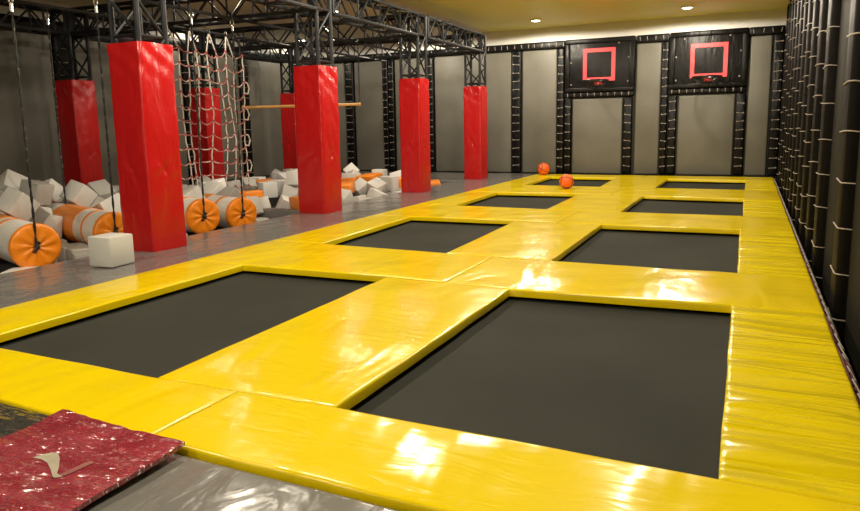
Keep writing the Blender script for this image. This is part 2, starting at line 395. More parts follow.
# ------------------------------------------------------------------ wall pads, laced posts
def laced_post(lo, hi, axis, step, label, cat='padded post', name='laced_post', tick=.62, phase=0):
    """black padded post; cord ticks on its room side. axis: 'y-' faces -Y, 'x+' faces +X, 'x-' faces -X"""
    base = ((lo[0]+hi[0])/2, (lo[1]+hi[1])/2, lo[2])
    t = empty(name, base, 0, label, cat)
    MB().b2([a-b for a, b in zip(lo, base)], [a-b for a, b in zip(hi, base)], .045, seg=3).build('cover', M['black_soft' if axis != 'y-' else 'black'], t)
    c = MB(); z = .15+phase; H = hi[2]-lo[2]; w = (hi[0]-lo[0]) if axis == 'y-' else (hi[1]-lo[1]); dp = (hi[1]-lo[1]) if axis == 'y-' else (hi[0]-lo[0])
    pts = []; rad = []; k = 0
    while z < H-.08:          # one cord laced up the post, passing behind the cover between its loops
        hw = w/2*tick; sl = random.uniform(-.02, .02); e = dp/2+.005
        if axis == 'y-':
            row = [(-hw, -e+.03, z), (-hw, -e, z), (-hw+.012, -e, z), (hw-.012, -e, z+sl), (hw, -e, z+sl), (hw, -e+.03, z+sl)]; rr = [.006, .017, .006, .006, .017, .006]
        else:
            sg = 1 if axis == 'x+' else -1
            row = [(-sg*e*.6, -w/2-.008, z+sl*.6-.01), (sg*(e-.03), -w/2-.008, z+sl), (sg*(e+.004), -w/2+.03, z+sl), (sg*(e+.004), w/2-.04, z), (sg*(e-.04), w/2-.03, z), (0, 0, z)]; rr = [.0055]*6
            if k % 2: row = row
        if axis == 'y-' and k % 2: row = row[::-1]; rr = rr[::-1]
        pts += row; rad += rr; k += 1; z += step*random.uniform(.92, 1.08)
    c.tube(pts, rad, 5)
    c.build('lacing', M['cord'], t)
    return t
def wall_pad(lo, hi, mat, label):
    base = [(lo[0]+hi[0])/2, (lo[1]+hi[1])/2, lo[2]]
    o = MB().b2([a-b for a, b in zip(lo, base)], [a-b for a, b in zip(hi, base)], .035, seg=3).build('wall_pad', mat, loc=base)
    return tag(o, label, 'wall pad')
YW = 19.3
back_posts = [(-13.28, -13.08, 3.5), (-12.02, -11.72, 3.5), (-10.63, -10.45, 3.5), (-10.42, -10.24, 3.5), (-9.08, -8.86, 3.5), (-6.35, -6.07, 3.5), (-5.0, -4.81, 3.5), (-4.78, -4.6, 2.1), (-3.17, -2.93, 2.1), (-2.9, -2.88, 0),
              (-2.2, -2.03, 3.5), (-2.01, -1.79, 2.1), (-.38, -.14, 2.1), (.42, .66, 3.5)]
back_posts = [b for b in back_posts if b[2]]
for i, (x0, x1, z1) in enumerate(back_posts):
    laced_post((x0, YW-.14, -.0), (x1, YW-.004, z1), 'y-', .235, 'black laced post on back wall, %s' % (
        ['in the far left corner', 'second from the left corner', 'left one of the pair between second and third pillar', 'right one of the pair between second and third pillar',
         'beside the third red pillar', 'just right of the fourth red pillar', 'tall one at the left of the left hoop board', 'under the lower left corner of the left hoop board',
         'under the lower right corner of the left hoop board', 'tall one at the left of the right hoop board', 'under the lower left corner of the right hoop board',
         'under the lower right corner of the right hoop board', 'in the far right corner'][i]), phase=random.uniform(0, .1))
back_pads = [(-13.06, -12.05, 3.48), (-11.69, -10.66, 3.48), (-10.21, -9.1, 3.48), (-8.83, -7.62, 3.48), (-7.60, -6.38, 3.48), (-6.04, -5.03, 3.48), (-4.57, -3.2, 2.08), (-2.86, -2.23, 3.48), (-1.76, -.4, 2.08), (-.1, .39, 3.48)]
bl = ['in the far left corner behind the second pillar', 'seen just right of the second red pillar', 'seen just left of the third red pillar', 'between the third and fourth pillars',
      'behind the fourth red pillar', 'left of the left hoop board', 'short one under the left hoop board', 'narrow one between the two hoop boards', 'short one under the right hoop board', 'right of the right hoop board']
for (x0, x1, z1), l in zip(back_pads, bl):
    wall_pad((x0, YW-.09, .0), (x1, YW-.003, z1), M['wallpad'], 'grey padded back wall panel, '+l)
# ledge the wall pads stand on
tag(MB().b2((-13.28, YW-.16, -.117), (.8, YW-.002, -.001)).build('baseboard_back', M['black'], smooth=None), kind='structure')
# top laced band
for i, (x0, x1) in enumerate(((-13.28, -9.0), (-8.99, -4.78), (-2.86, -2.03), (-.14, .66))):
    t = empty('laced_rail', ((x0+x1)/2, YW-.075, 3.5), 0, 'horizontal black laced rail above back wall panels, %s' % ['far left length', 'length ending at the left hoop board', 'short length between the hoop boards', 'short length right of the right hoop board'][i], 'padded rail')
    w = (x1-x0)/2
    MB().b2((-w, -.06, .003), (w, .068, .2), .03).build('cover', M['black'], t)
    c = MB(); x = -w+.1
    pts = []; k = 0
    while x < w-.05:
        q = [(x, -.03, .05), (x, -.066, .05), (x+random.uniform(-.02, .02), -.066, .15), (x, -.03, .15)]
        pts += q if k % 2 == 0 else q[::-1]; k += 1; x += .2*random.uniform(.9, 1.1)
    c.tube(pts, .007, 5)
    c.build('lacing', M['cord'], t)

def hoop_board(x0, x1, sq, zs, label):
    cx = (x0+x1)/2; z0 = 2.12; t = empty('basketball_hoop', (cx, YW-.07, z0), 0, label, 'basketball hoop')
    w = (x1-x0)/2; H = 3.7-z0
    MB().b2((-w, -.05, .13), (w, .065, H), .03, seg=3).build('padded_board', M['black'], t)
    fr = MB()
    fr.b2((-w, -.10, H-.13), (w, -.048, H), .022).b2((-w, -.10, .14), (w, -.048, .26), .022).b2((-w, -.10, .26), (-w+.13, -.048, H-.13), .022).b2((w-.13, -.10, .26), (w, -.048, H-.13), .022)
    fr.build('board_border', M['black'], t)
    st = MB().b2((-w, -.06, .0), (w, .064, .125), .03); st.build('lower_rail', M['black'], t)
    c = MB(); x = -w+.08
    pts = []; rad = []; k = 0
    while x < w:
        q = [(x, -.03, .03), (x, -.066, .03), (x, -.066, .09), (x, -.068, .10), (x, -.03, .10)]; rr = [.007, .007, .007, .017, .007]
        pts += q if k % 2 == 0 else q[::-1]; rad += rr if k % 2 == 0 else rr[::-1]; k += 1; x += .185
    c.tube(pts, rad, 6)
    for (px, pz) in ((-w*.62, H-.18), (w*.55, H-.16), (-w+.17, .35), (w-.17, .40), (-w+.16, H*.6), (w-.16, H*.65)): MB().sphere((px, -.056, pz), .022, 6, 4).build('eyelet', M['cord'], t)
    c.build('lacing', M['cord'], t)
    a, b = sq[0]-cx, sq[1]-cx; za, zb = zs[0]-z0, zs[1]-z0; s = .10
    q = MB(); y0, y1 = -.062, -.052
    q.b2((a, y0, zb-s), (b, y1, zb)).b2((a, y0, za), (b, y1, za+s)).b2((a, y0, za+s), (a+s, y1, zb-s)).b2((b-s, y0, za+s), (b, y1, zb-s))
    q.build('target_square', M['hoop_red'], t, smooth=None)
    m = (a+b)/2
    br = MB().b2((m-.10, -.17, za-.10), (m+.10, -.05, za+.02), .01).b2((m-.06, -.20, za-.03), (m+.06, -.16, za+.02), .008)
    br.build('rim_bracket', M['hoop_red'], t)
    R = .34; rim = MB(); rim.tube([(m+R*math.cos(2*PI*i/28), -.20-R+R*math.sin(2*PI*i/28), za-.01) for i in range(28)], .02, 8, closed=True); rim.build('rim', M['hoop_black'], t)
    nt = MB(); n = 12
    for i in range(n):
        for s_ in (-1, 1):
            pts = []
            for j in range(5):
                an = 2*PI*(i+s_*j*.5)/n; rr = R*(1-.13*j); pts.append((m+rr*math.cos(an), -.20-R+rr*math.sin(an), za-.02-.05*j))
            nt.tube(pts, .006, 4)
    nt.build('net', M['hoop_black'], t)
    return t
hoop_board(-4.78, -2.9, (-4.28, -3.41), (2.55, 3.43), 'black padded basketball board with red square and rim, the left one of the two')
hoop_board(-2.01, -.15, (-1.50, -.61), (2.52, 3.38), 'black padded basketball board with red square and rim, the right one of the two')

# left wall
lp = [4.3, 6.25, 8.1, 9.95, 11.8, 13.5, 15.65, 18.0]
for i, y in enumerate(lp):
    laced_post((XL+.003, y-.18, .0), (XL+.14, y+.18, 3.5), 'x+', .3, 'black laced padded post on the left wall, %s from the near end' % ORD[i])
for i in range(len(lp)-1):
    y0, y1 = lp[i]+.2, lp[i+1]-.2
    wall_pad((XL+.003, y0, .0), (XL+.10, y1, 3.45), M['wallpad'], 'grey padded left wall panel, %s from the near end' % ORD[i])
wall_pad((XL+.003, 18.2, 0), (XL+.1, 19.13, 3.45), M['wallpad'], 'grey padded left wall panel in the far corner')
tag(MB().b2((XL+.003, 4.0, -.117), (XL+.15, 19.13, -.001)).build('baseboard_left', M['black'], smooth=None), kind='structure')
t = MB().b2((XL+.003, 4.0, 3.52), (XL+.15, 19.13, 3.70), .03).build('laced_rail', M['black'], off=(XL+.07, 11.5, 3.52)); tag(t, 'long black padded rail on top of the left wall panels', 'padded rail')

# right wall
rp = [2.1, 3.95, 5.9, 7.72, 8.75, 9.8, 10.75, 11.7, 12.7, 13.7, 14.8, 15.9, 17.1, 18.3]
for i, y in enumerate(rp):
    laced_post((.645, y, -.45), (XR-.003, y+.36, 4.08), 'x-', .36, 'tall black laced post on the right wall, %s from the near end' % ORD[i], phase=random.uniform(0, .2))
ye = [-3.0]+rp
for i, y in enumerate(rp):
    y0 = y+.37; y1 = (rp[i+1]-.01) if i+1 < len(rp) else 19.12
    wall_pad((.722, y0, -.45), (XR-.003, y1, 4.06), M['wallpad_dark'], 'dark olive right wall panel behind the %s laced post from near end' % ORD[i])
# laced safety netting in the gap beside the platform
t = empty('gap_netting', (.595, 10.9, -.45), 0, 'dark reddish netting with white cord lacing in the gap between yellow pads and right wall', 'safety netting')
nt = MB(); y0, y1 = -8.8, 7.9
n = 170
for i in range(n):
    y = y0+(y1-y0)*i/n
    nt.tube([(-.035, y, .425), (0, y+.03, .385), (.034, y+.05, .32)], .006, 4)
for (x, z) in ((-.035, .425), (-.012, .40), (.012, .37), (.034, .32)):
    nt.tube([(x+.004*math.sin(j*1.7), y0+(y1-y0)*j/60, z+.006*math.sin(j*2.3)) for j in range(61)], .007, 4)
nt.build('netting', M['net_red'], t)
MB().tube([((-.02 if j % 2 else .026), y0+(y1-y0)*j/150, (.425 if j % 2 else .35)) for j in range(151)], .006, 5).build('lacing', M['cord_light'], t)
MB().b2((-.034, y0, .0), (-.026, y1, .40)).build('skirt', M['black_soft'], t, smooth=None)

# ------------------------------------------------------------------ truss columns, red sleeves, beams
def frame_of(p0, p1, upv):
    d = (p1-p0).normalized(); s = d.cross(upv).normalized(); u = s.cross(d).normalized(); return d, s, u
def truss(t, p0, p1, w, h, bay, rc=.034, rb=.019, upv=Vector((0, 0, 1)), xfaces=(1, 1, 1, 1), z0=0):
    p0, p1 = Vector(p0), Vector(p1); d, s, u = frame_of(p0, p1, upv); L = (p1-p0).length
    cor = [s*w/2*a+u*h/2*b for a, b in ((-1, -1), (1, -1), (1, 1), (-1, 1))]
    for c in cor: MB().tube([p0+c, p1+c], rc, 8).build('chord', M['truss'], t)
    n = max(2, round(L/bay)); br = MB()
    for fi in range(4):
        if not xfaces[fi]: continue
        a, b = cor[fi], cor[(fi+1) % 4]
        for i in range(n+1):
            q = p0+d*L*i/n
            if i % 2 == 0: br.tube([q+a, q+b], rb, 6)
            if i < n:
                q2 = p0+d*L*(i+1)/n
                if i % 2: br.tube([q+b, q2+a], rb, 6)
                else: br.tube([q+a, q2+b], rb, 6)
    br.build('bracing', M['truss'], t)
    for q, sg in ((p0, 1), (p1, -1)):
        e = MB(); q = q+d*sg*.012
        R = Matrix((s, d, u)).transposed()
        for k in range(4):
            a, b = cor[k], cor[(k+1) % 4]; e.tube([q+a*1.02, q+b*1.02], .03, 4)
        e.build('end_plate', M['truss'], t)
def column(cx, cy, lab, w=.52):
    t = empty('truss_column', (cx, cy, -.012), 0, lab, 'padded column')
    truss(t, (0, 0, .01), (0, 0, 3.74), (.40), .40, .42, .034, .019, upv=Vector((0, 1, 0)))
    # sleeve: pad walls around the truss with softly rounded edges
    H = 2.42; n = 26; nz = 64; V = []; F = []; hw = w/2; r = .035
    prof = []
    for (sx, sy, a0) in ((1, 1, 0), (-1, 1, 90), (-1, -1, 180), (1, -1, 270)):
        for k in range(4):
            an = math.radians(a0+k*30); prof.append((sx*(hw-r)+r*math.cos(an), sy*(hw-r)+r*math.sin(an)))
        nx_ = {0: (-1, 1), 90: (-1, -1), 180: (1, -1), 270: (1, 1)}[a0]
        e0 = prof[-1]; tx = nx_[0]*(hw-r) if a0 in (0, 180) else e0[0]; ty = nx_[1]*(hw-r) if a0 in (90, 270) else e0[1]
        for k in range(1, 15): q = k/15; prof.append((e0[0]+(tx-e0[0])*q, e0[1]+(ty-e0[1])*q))
    m = len(prof); sd = random.random()*30
    for j in range(nz+1):
        z = H*j/nz
        for k, (x, y) in enumerate(prof):
            nn = noise.noise(Vector((x*3+sd, y*3, z*1.5)))*.012+noise.noise(Vector((x*9+sd, y*9, z*7)))*.004*(1+2*(j > nz-8))
            tg = x if abs(y) > abs(x) else y; dd = math.hypot(tg, z-.96); th = math.atan2(z-.96, tg)
            nn += -.022*math.exp(-dd*dd/.0016)+.016*math.cos(4*th+.6)*math.exp(-dd/.11)*min(1, dd/.05)
            if z > H-.5: nn += .008*math.sin(x*18+y*18+z*26+sd)*(z-H+.5)/.5
            tp = 1-.012*(j == nz)
            l = math.hypot(x, y); V.append((x*tp+x/l*nn, y*tp+y/l*nn, z))
    for j in range(nz):
        for k in range(m): a_, b_ = j*m+k, j*m+(k+1) % m; F.append([a_, b_, b_+m, a_+m])
    top = len(V)
    for (x, y) in prof: V.append((x*.90, y*.90, H+.004))
    for k in range(m): F.append([nz*m+k, nz*m+(k+1) % m, top+(k+1) % m, top+k])
    F.append([top+k for k in range(m)])
    link('red_sleeve', mesh('red_sleeve', V, F, M['red'], None, 50), t)
    return t
PY = [5.96, 9.62, 13.30, 16.98]
PX = [-6.535, -6.60, -6.60, -6.62]
plab = ['red padded pillar nearest the camera, beside the cargo net', 'second red padded pillar, right of the cargo net', 'third red padded pillar, left of the back corner one', 'fourth red padded pillar, farthest along the walkway']
for y, l in zip(PY, plab): column(PX[PY.index(y)], y, l, [.52, .54, .5, .5][PY.index(y)])
BY = [9.36, 12.88, 16.42]
for y, l in zip(BY, ['dark red pillar behind the pit, left of the nearest pillar', 'dark red padded pillar behind the pit, seen through the cargo net', 'dark red padded pillar behind the pit, half hidden by the second pillar']): column(-12.1, y, l)
def beam(p0, p1, w, h, bay, label):
    p0, p1 = Vector(p0), Vector(p1); d = (p1-p0); a = math.atan2(d.y, d.x); L = d.length
    t = empty('truss_beam', ((p0.x+p1.x)/2, (p0.y+p1.y)/2, p0.z-h/2), a, label, 'truss beam')
    truss(t, (-L/2, 0, h/2), (L/2, 0, h/2), w, h, bay)
    return t
ZB = 3.50; hh = .43; gp = .24
for i in range(3):
    beam((-6.55, PY[i]+gp, ZB), (-6.55, PY[i+1]-gp, ZB), .38, hh, .42, 'black box truss above the walkway from %s to %s red pillar' % (ORD[i], ORD[i+1]))
beam((-6.55, 2.4, ZB), (-6.55, PY[0]-gp, ZB), .38, hh, .42, 'black box truss running from the nearest red pillar towards the camera')
for i in range(2):
    beam((-12.1, BY[i]+gp, ZB), (-12.1, BY[i+1]-gp, ZB), .38, hh, .42, 'black box truss along the left wall between the %s and %s rear pillars' % (ORD[i], ORD[i+1]))
beam((-12.1, 5.2, ZB), (-12.1, BY[0]-gp, ZB), .38, hh, .42, 'black box truss along the left wall, nearest length')
for i, (ya, yb) in enumerate(((PY[1], BY[0]), (PY[2], BY[1]), (PY[3], BY[2]))):
    k = (yb-ya)/-5.55
    beam((-6.79, ya+k*-.24, ZB), (-11.86, yb-k*-.24, ZB), .38, hh, .42, 'black box truss crossing the pits from the %s front pillar' % ORD[i+1])
beam((-6.79, PY[0], ZB), (-12.6, PY[0]-.1, ZB), .38, hh, .42, 'black box truss crossing the near pit from the nearest red pillar')
# longitudinal rigging pipes under the cross trusses
for x, l in ((-7.9, 'right'), (-9.4, 'left')):
    o = MB().tube([(x, 5.3, 3.235), (x, 17.2, 3.235)], .026, 10).build('rigging_pipe', M['truss'], off=(x, 11.2, 3.235))
    tag(o, 'long black pipe under the trusses over the pits, the %s one of two' % l, 'pipe')

# ------------------------------------------------------------------ foam logs on ropes
ld = Vector((-.95, .31, 0)).normalized(); LR = .272
logs = [((-7.5, 5.08, .09), 'nearest, cut by the left edge of the picture', 0), ((-7.8, 6.42, .05), 'just left of the near red pillar', 1), ((-7.5, 7.78, .1), 'just right of the near red pillar', 2), ((-7.5, 8.65, .03), 'second right of the near pillar, under the cargo net', 3)]
def log(p, lab, kind):
    a = math.atan2(ld.y, ld.x); LL = 1.6 if kind == 3 else 2.2
    t = empty('foam_log', (p[0], p[1], p[2]-LR), a, 'white and orange padded log, '+lab, 'hanging foam log')
    def cyl(x0, x1, r, name, mat, dome=0):
        V = []; F = []; n = 36; xs = [x0+(x1-x0)*i/10 for i in range(11)]
        for i, x in enumerate(xs):
            for k in range(n):
                an = 2*PI*k/n; rr = r*(1+.012*noise.noise(Vector((x*4, math.cos(an)*2, math.sin(an)*2+p[1]))))
                V.append((x, rr*math.cos(an), LR+rr*math.sin(an)))
        for i in range(10):
            for k in range(n): q = i*n+k; w_ = i*n+(k+1) % n; F.append([q, q+n, w_+n, w_])
        F.append(list(range(n))); F.append([10*n+k for k in range(n)][::-1])
        return link(name, mesh(name, V, F, mat, None, 50), t)
    cyl(.01, LL-.01, LR-.006, 'white_sleeve', M['white_vinyl'])
    if kind == 1: bands = ((.42, .48), (.78, LL-.5))
    elif kind == 0: bands = ((.72, .80), (1.0, LL-.5))
    else: bands = ((.40, .47), (.85, LL-.45))
    for b in bands: cyl(b[0], b[1], LR, 'orange_band', M['orange'])
    for x0, sg in ((0, -1), (LL, 1)):
        V = [(x0+sg*.02, 0, LR)]; F = []; n = 48
        for j, q in enumerate((.12, .3, .5, .7, .88, .97, 1.0, 1.0)):
            for k in range(n):
                an = 2*PI*k/n
                cr = .010*math.sin(an*9+j*.4)*(1-abs(q-.5)*1.6) if j < 6 else 0
                xx = x0+sg*(.03+cr+(.012 if 0 < j < 5 else 0)) if j < 6 else (x0+sg*.015 if j == 6 else x0-sg*.03)
                V.append((xx, LR*1.012*q*math.cos(an), LR+LR*1.012*q*math.sin(an)))
        for k in range(n): F.append([0, 1+k, 1+(k+1) % n])
        for j in range(7):
            for k in range(n): q_ = 1+j*n+k; w_ = 1+j*n+(k+1) % n; F.append([q_, q_+n, w_+n, w_])
        me = mesh('end_cap', V, F, M['orange'], None, 40)
        link('end_cap', me, t)
    k = MB().sphere((-.05, 0, LR), .035, 8, 6).sphere((-.045, .03, LR-.05), .022, 8, 6).sphere((-.045, -.025, LR+.05), .02, 8, 6); k.build('rope_knot', M['rope_black'], t)
    return t
for p, l, k in logs: log(p, l, k)
def rope(x, y, z0, z1, lab):
    t = empty('hanging_rope', (x, y, z0), 0, lab, 'rope')
    pts = []; h = z1-z0; n = int(h/.05)
    m = MB()
    for ph in (0, PI):
        m.tube([(.008*math.cos(i*.9+ph), .008*math.sin(i*.9+ph), h*i/n) for i in range(n+1)], .009, 5)
    m.build('rope_strand', M['rope_black'], t)
    top = MB(); top.tube([(0, 0, h-.02), (0, 0, h+.08)], .02, 6); top.tube([(.035*math.cos(q*.7), 0, h+.11+.045*math.sin(q*.7)) for q in range(9)], .010, 6, closed=True)
    top.build('shackle', M['chrome'], t)
    MB().tube([(0, 0, h+.14), (0, 0, 3.235-z0)], .012, 6).build('strap', M['rope_black'], t)
for i, (p, l, k) in enumerate(logs):
    rope(p[0]+.05, p[1]-.02, p[2], (2.75, 2.95, 2.95, 2.95)[i], 'dark rope to the front end of the '+['nearest foam log at the left', 'foam log left of the near pillar', 'foam log just right of the near pillar', 'foam log below the cargo net'][i])
    if i < 2:
        q = Vector(p)+ld*1.75
        rope(q.x, q.y, p[2]+LR, (2.95, 3.0)[i], 'dark rope to the rear of the '+['nearest foam log at the left', 'foam log left of the near pillar'][i])

# ------------------------------------------------------------------ cargo net
NX = -9.4
net = empty('cargo_net', (NX, 10.1, .15), 0, 'white rope cargo net with red knots hanging between the first two red pillars', 'climbing net')
nc, nr = 9, 11; y0, y1 = 9.14, 11.22
def npt(c, r, seg=0):
    """c 0..nc-1, r 0..nr-1 from the bottom"""
    u = c/(nc-1); v = r/(nr-1)
    y = y0+(y1-y0)*u+.03*math.sin(u*9+v*4)-.07*abs(v-.45)*u*2
    x = .09*math.sin(u*11+.6)*(.4+.6*(1-v))+.03*math.sin(v*7+c)
    z = .20+2.52*v-.10*u*(1-v)+.05*math.sin(c*2.4)*v
    if c % 2: z -= .03
    return Vector((x, y-10.1, z))
for c in range(nc):
    pts = []
    for r in range(nr):
        p = npt(c, r); pts.append(p)
        if r < nr-1: q = npt(c, r+1); pts.append((p+q)/2+Vector((.01*math.sin(r*3+c), .018*math.sin(r*5+c*2), 0)))
    MB().tube(pts, .012, 6).build('rope', M['rope_white'], net)
kn = MB()
for r in range(nr):
    pts = []
    for c in range(nc):
        p = npt(c, r); pts.append(p); kn.sphere(p, .026, 7, 5)
        if c < nc-1:
            q = npt(c+1, r)
            for w_ in (.25, .5, .75): pts.append(p.lerp(q, w_)-Vector((0, 0, .075*4*w_*(1-w_)*(.6+.4*math.sin(c+r)))))
    MB().tube(pts, .012, 6).build('rope', M['rope_pink'], net)
    p = npt(nc-1, r)
    if r % 2 == 0 and r < 9:
        MB().tube([p, p+Vector((0, .10, -.02)), p+Vector((0, .15, -.12)), p+Vector((0, .10, -.24)), p+Vector((0, .0, -.22))], .014, 6).build('edge_loop', M['rope_white'], net)
tag(kn.build('knots', M['rope_red'], net), 'small red knots', kind='stuff')
for c in range(0, nc-1, 2):
    a_, b_ = npt(c, nr-1), npt(c+1, nr-1); m_ = Vector((0, (a_.y+b_.y)/2-.06, 3.08))
    MB().tube([a_, a_.lerp(m_, .6), m_], .013, 6).tube([b_, b_.lerp(m_, .6), m_], .013, 6).build('hanging_loop', M['rope_white'], net)
    MB().tube([(0+.03*math.cos(i*.785), m_.y, m_.z+.03+.045*math.sin(i*.785)) for i in range(8)], .009, 6, closed=True).build('shackle', M['chrome'], net)

# trapeze bar
pa, pb = Vector((-9.75, 11.45, 1.86)), Vector((-7.7, 12.9, 1.90))
mid = (pa+pb)/2; t = empty('trapeze_bar', mid, 0, 'long yellowish wooden bar hanging on thin cords behind the second red pillar', 'hanging bar')
MB().tube([pa-mid, pb-mid], .032, 10).build('bar', M['wood'], t)
for q in (pa, pb):
    q_ = q+(mid-q)*.02
    MB().tube([q_-mid, Vector((q_.x, q_.y, 3.3))-mid], .012, 6).build('cord', M['rope_black'], t)
    MB().tube([q_-mid+(mid-q)*-.012, q_-mid+(mid-q)*.012], .045, 10).build('collar', M['wood'], t)

# ------------------------------------------------------------------ balls
def ball(p, r, lab, rot):
    t = empty('basketball', (p[0], p[1], p[2]), 0, lab, 'basketball')
    b = MB().sphere((0, 0, r), r, 32, 18).build('ball_skin', M['ball'], t)
    s = MB(); rr = r+.001; R = Euler(rot).to_matrix()
    def cir(fn): s.tube([R @ (Vector(fn(2*PI*i/40)).normalized()*rr)+Vector((0, 0, r)) for i in range(40)], .006, 5, closed=True)
    cir(lambda a: (math.cos(a), math.sin(a), 0)); cir(lambda a: (math.cos(a), 0, math.sin(a)))
    for sg in (1, -1): cir(lambda a: (sg*(1.0-.0), math.cos(a)*1.0*.9, math.sin(a)*.9))
    s.build('seams', M['seam'], t)
ball((-5.17, 18.42, .0), .172, 'orange basketball resting on the far left corner pad by the back wall', (.4, .3, .9))
ball((-3.58, 14.58, .0), .160, 'orange basketball on the cross pad in front of the farthest left trampoline', (.9, .2, .3))

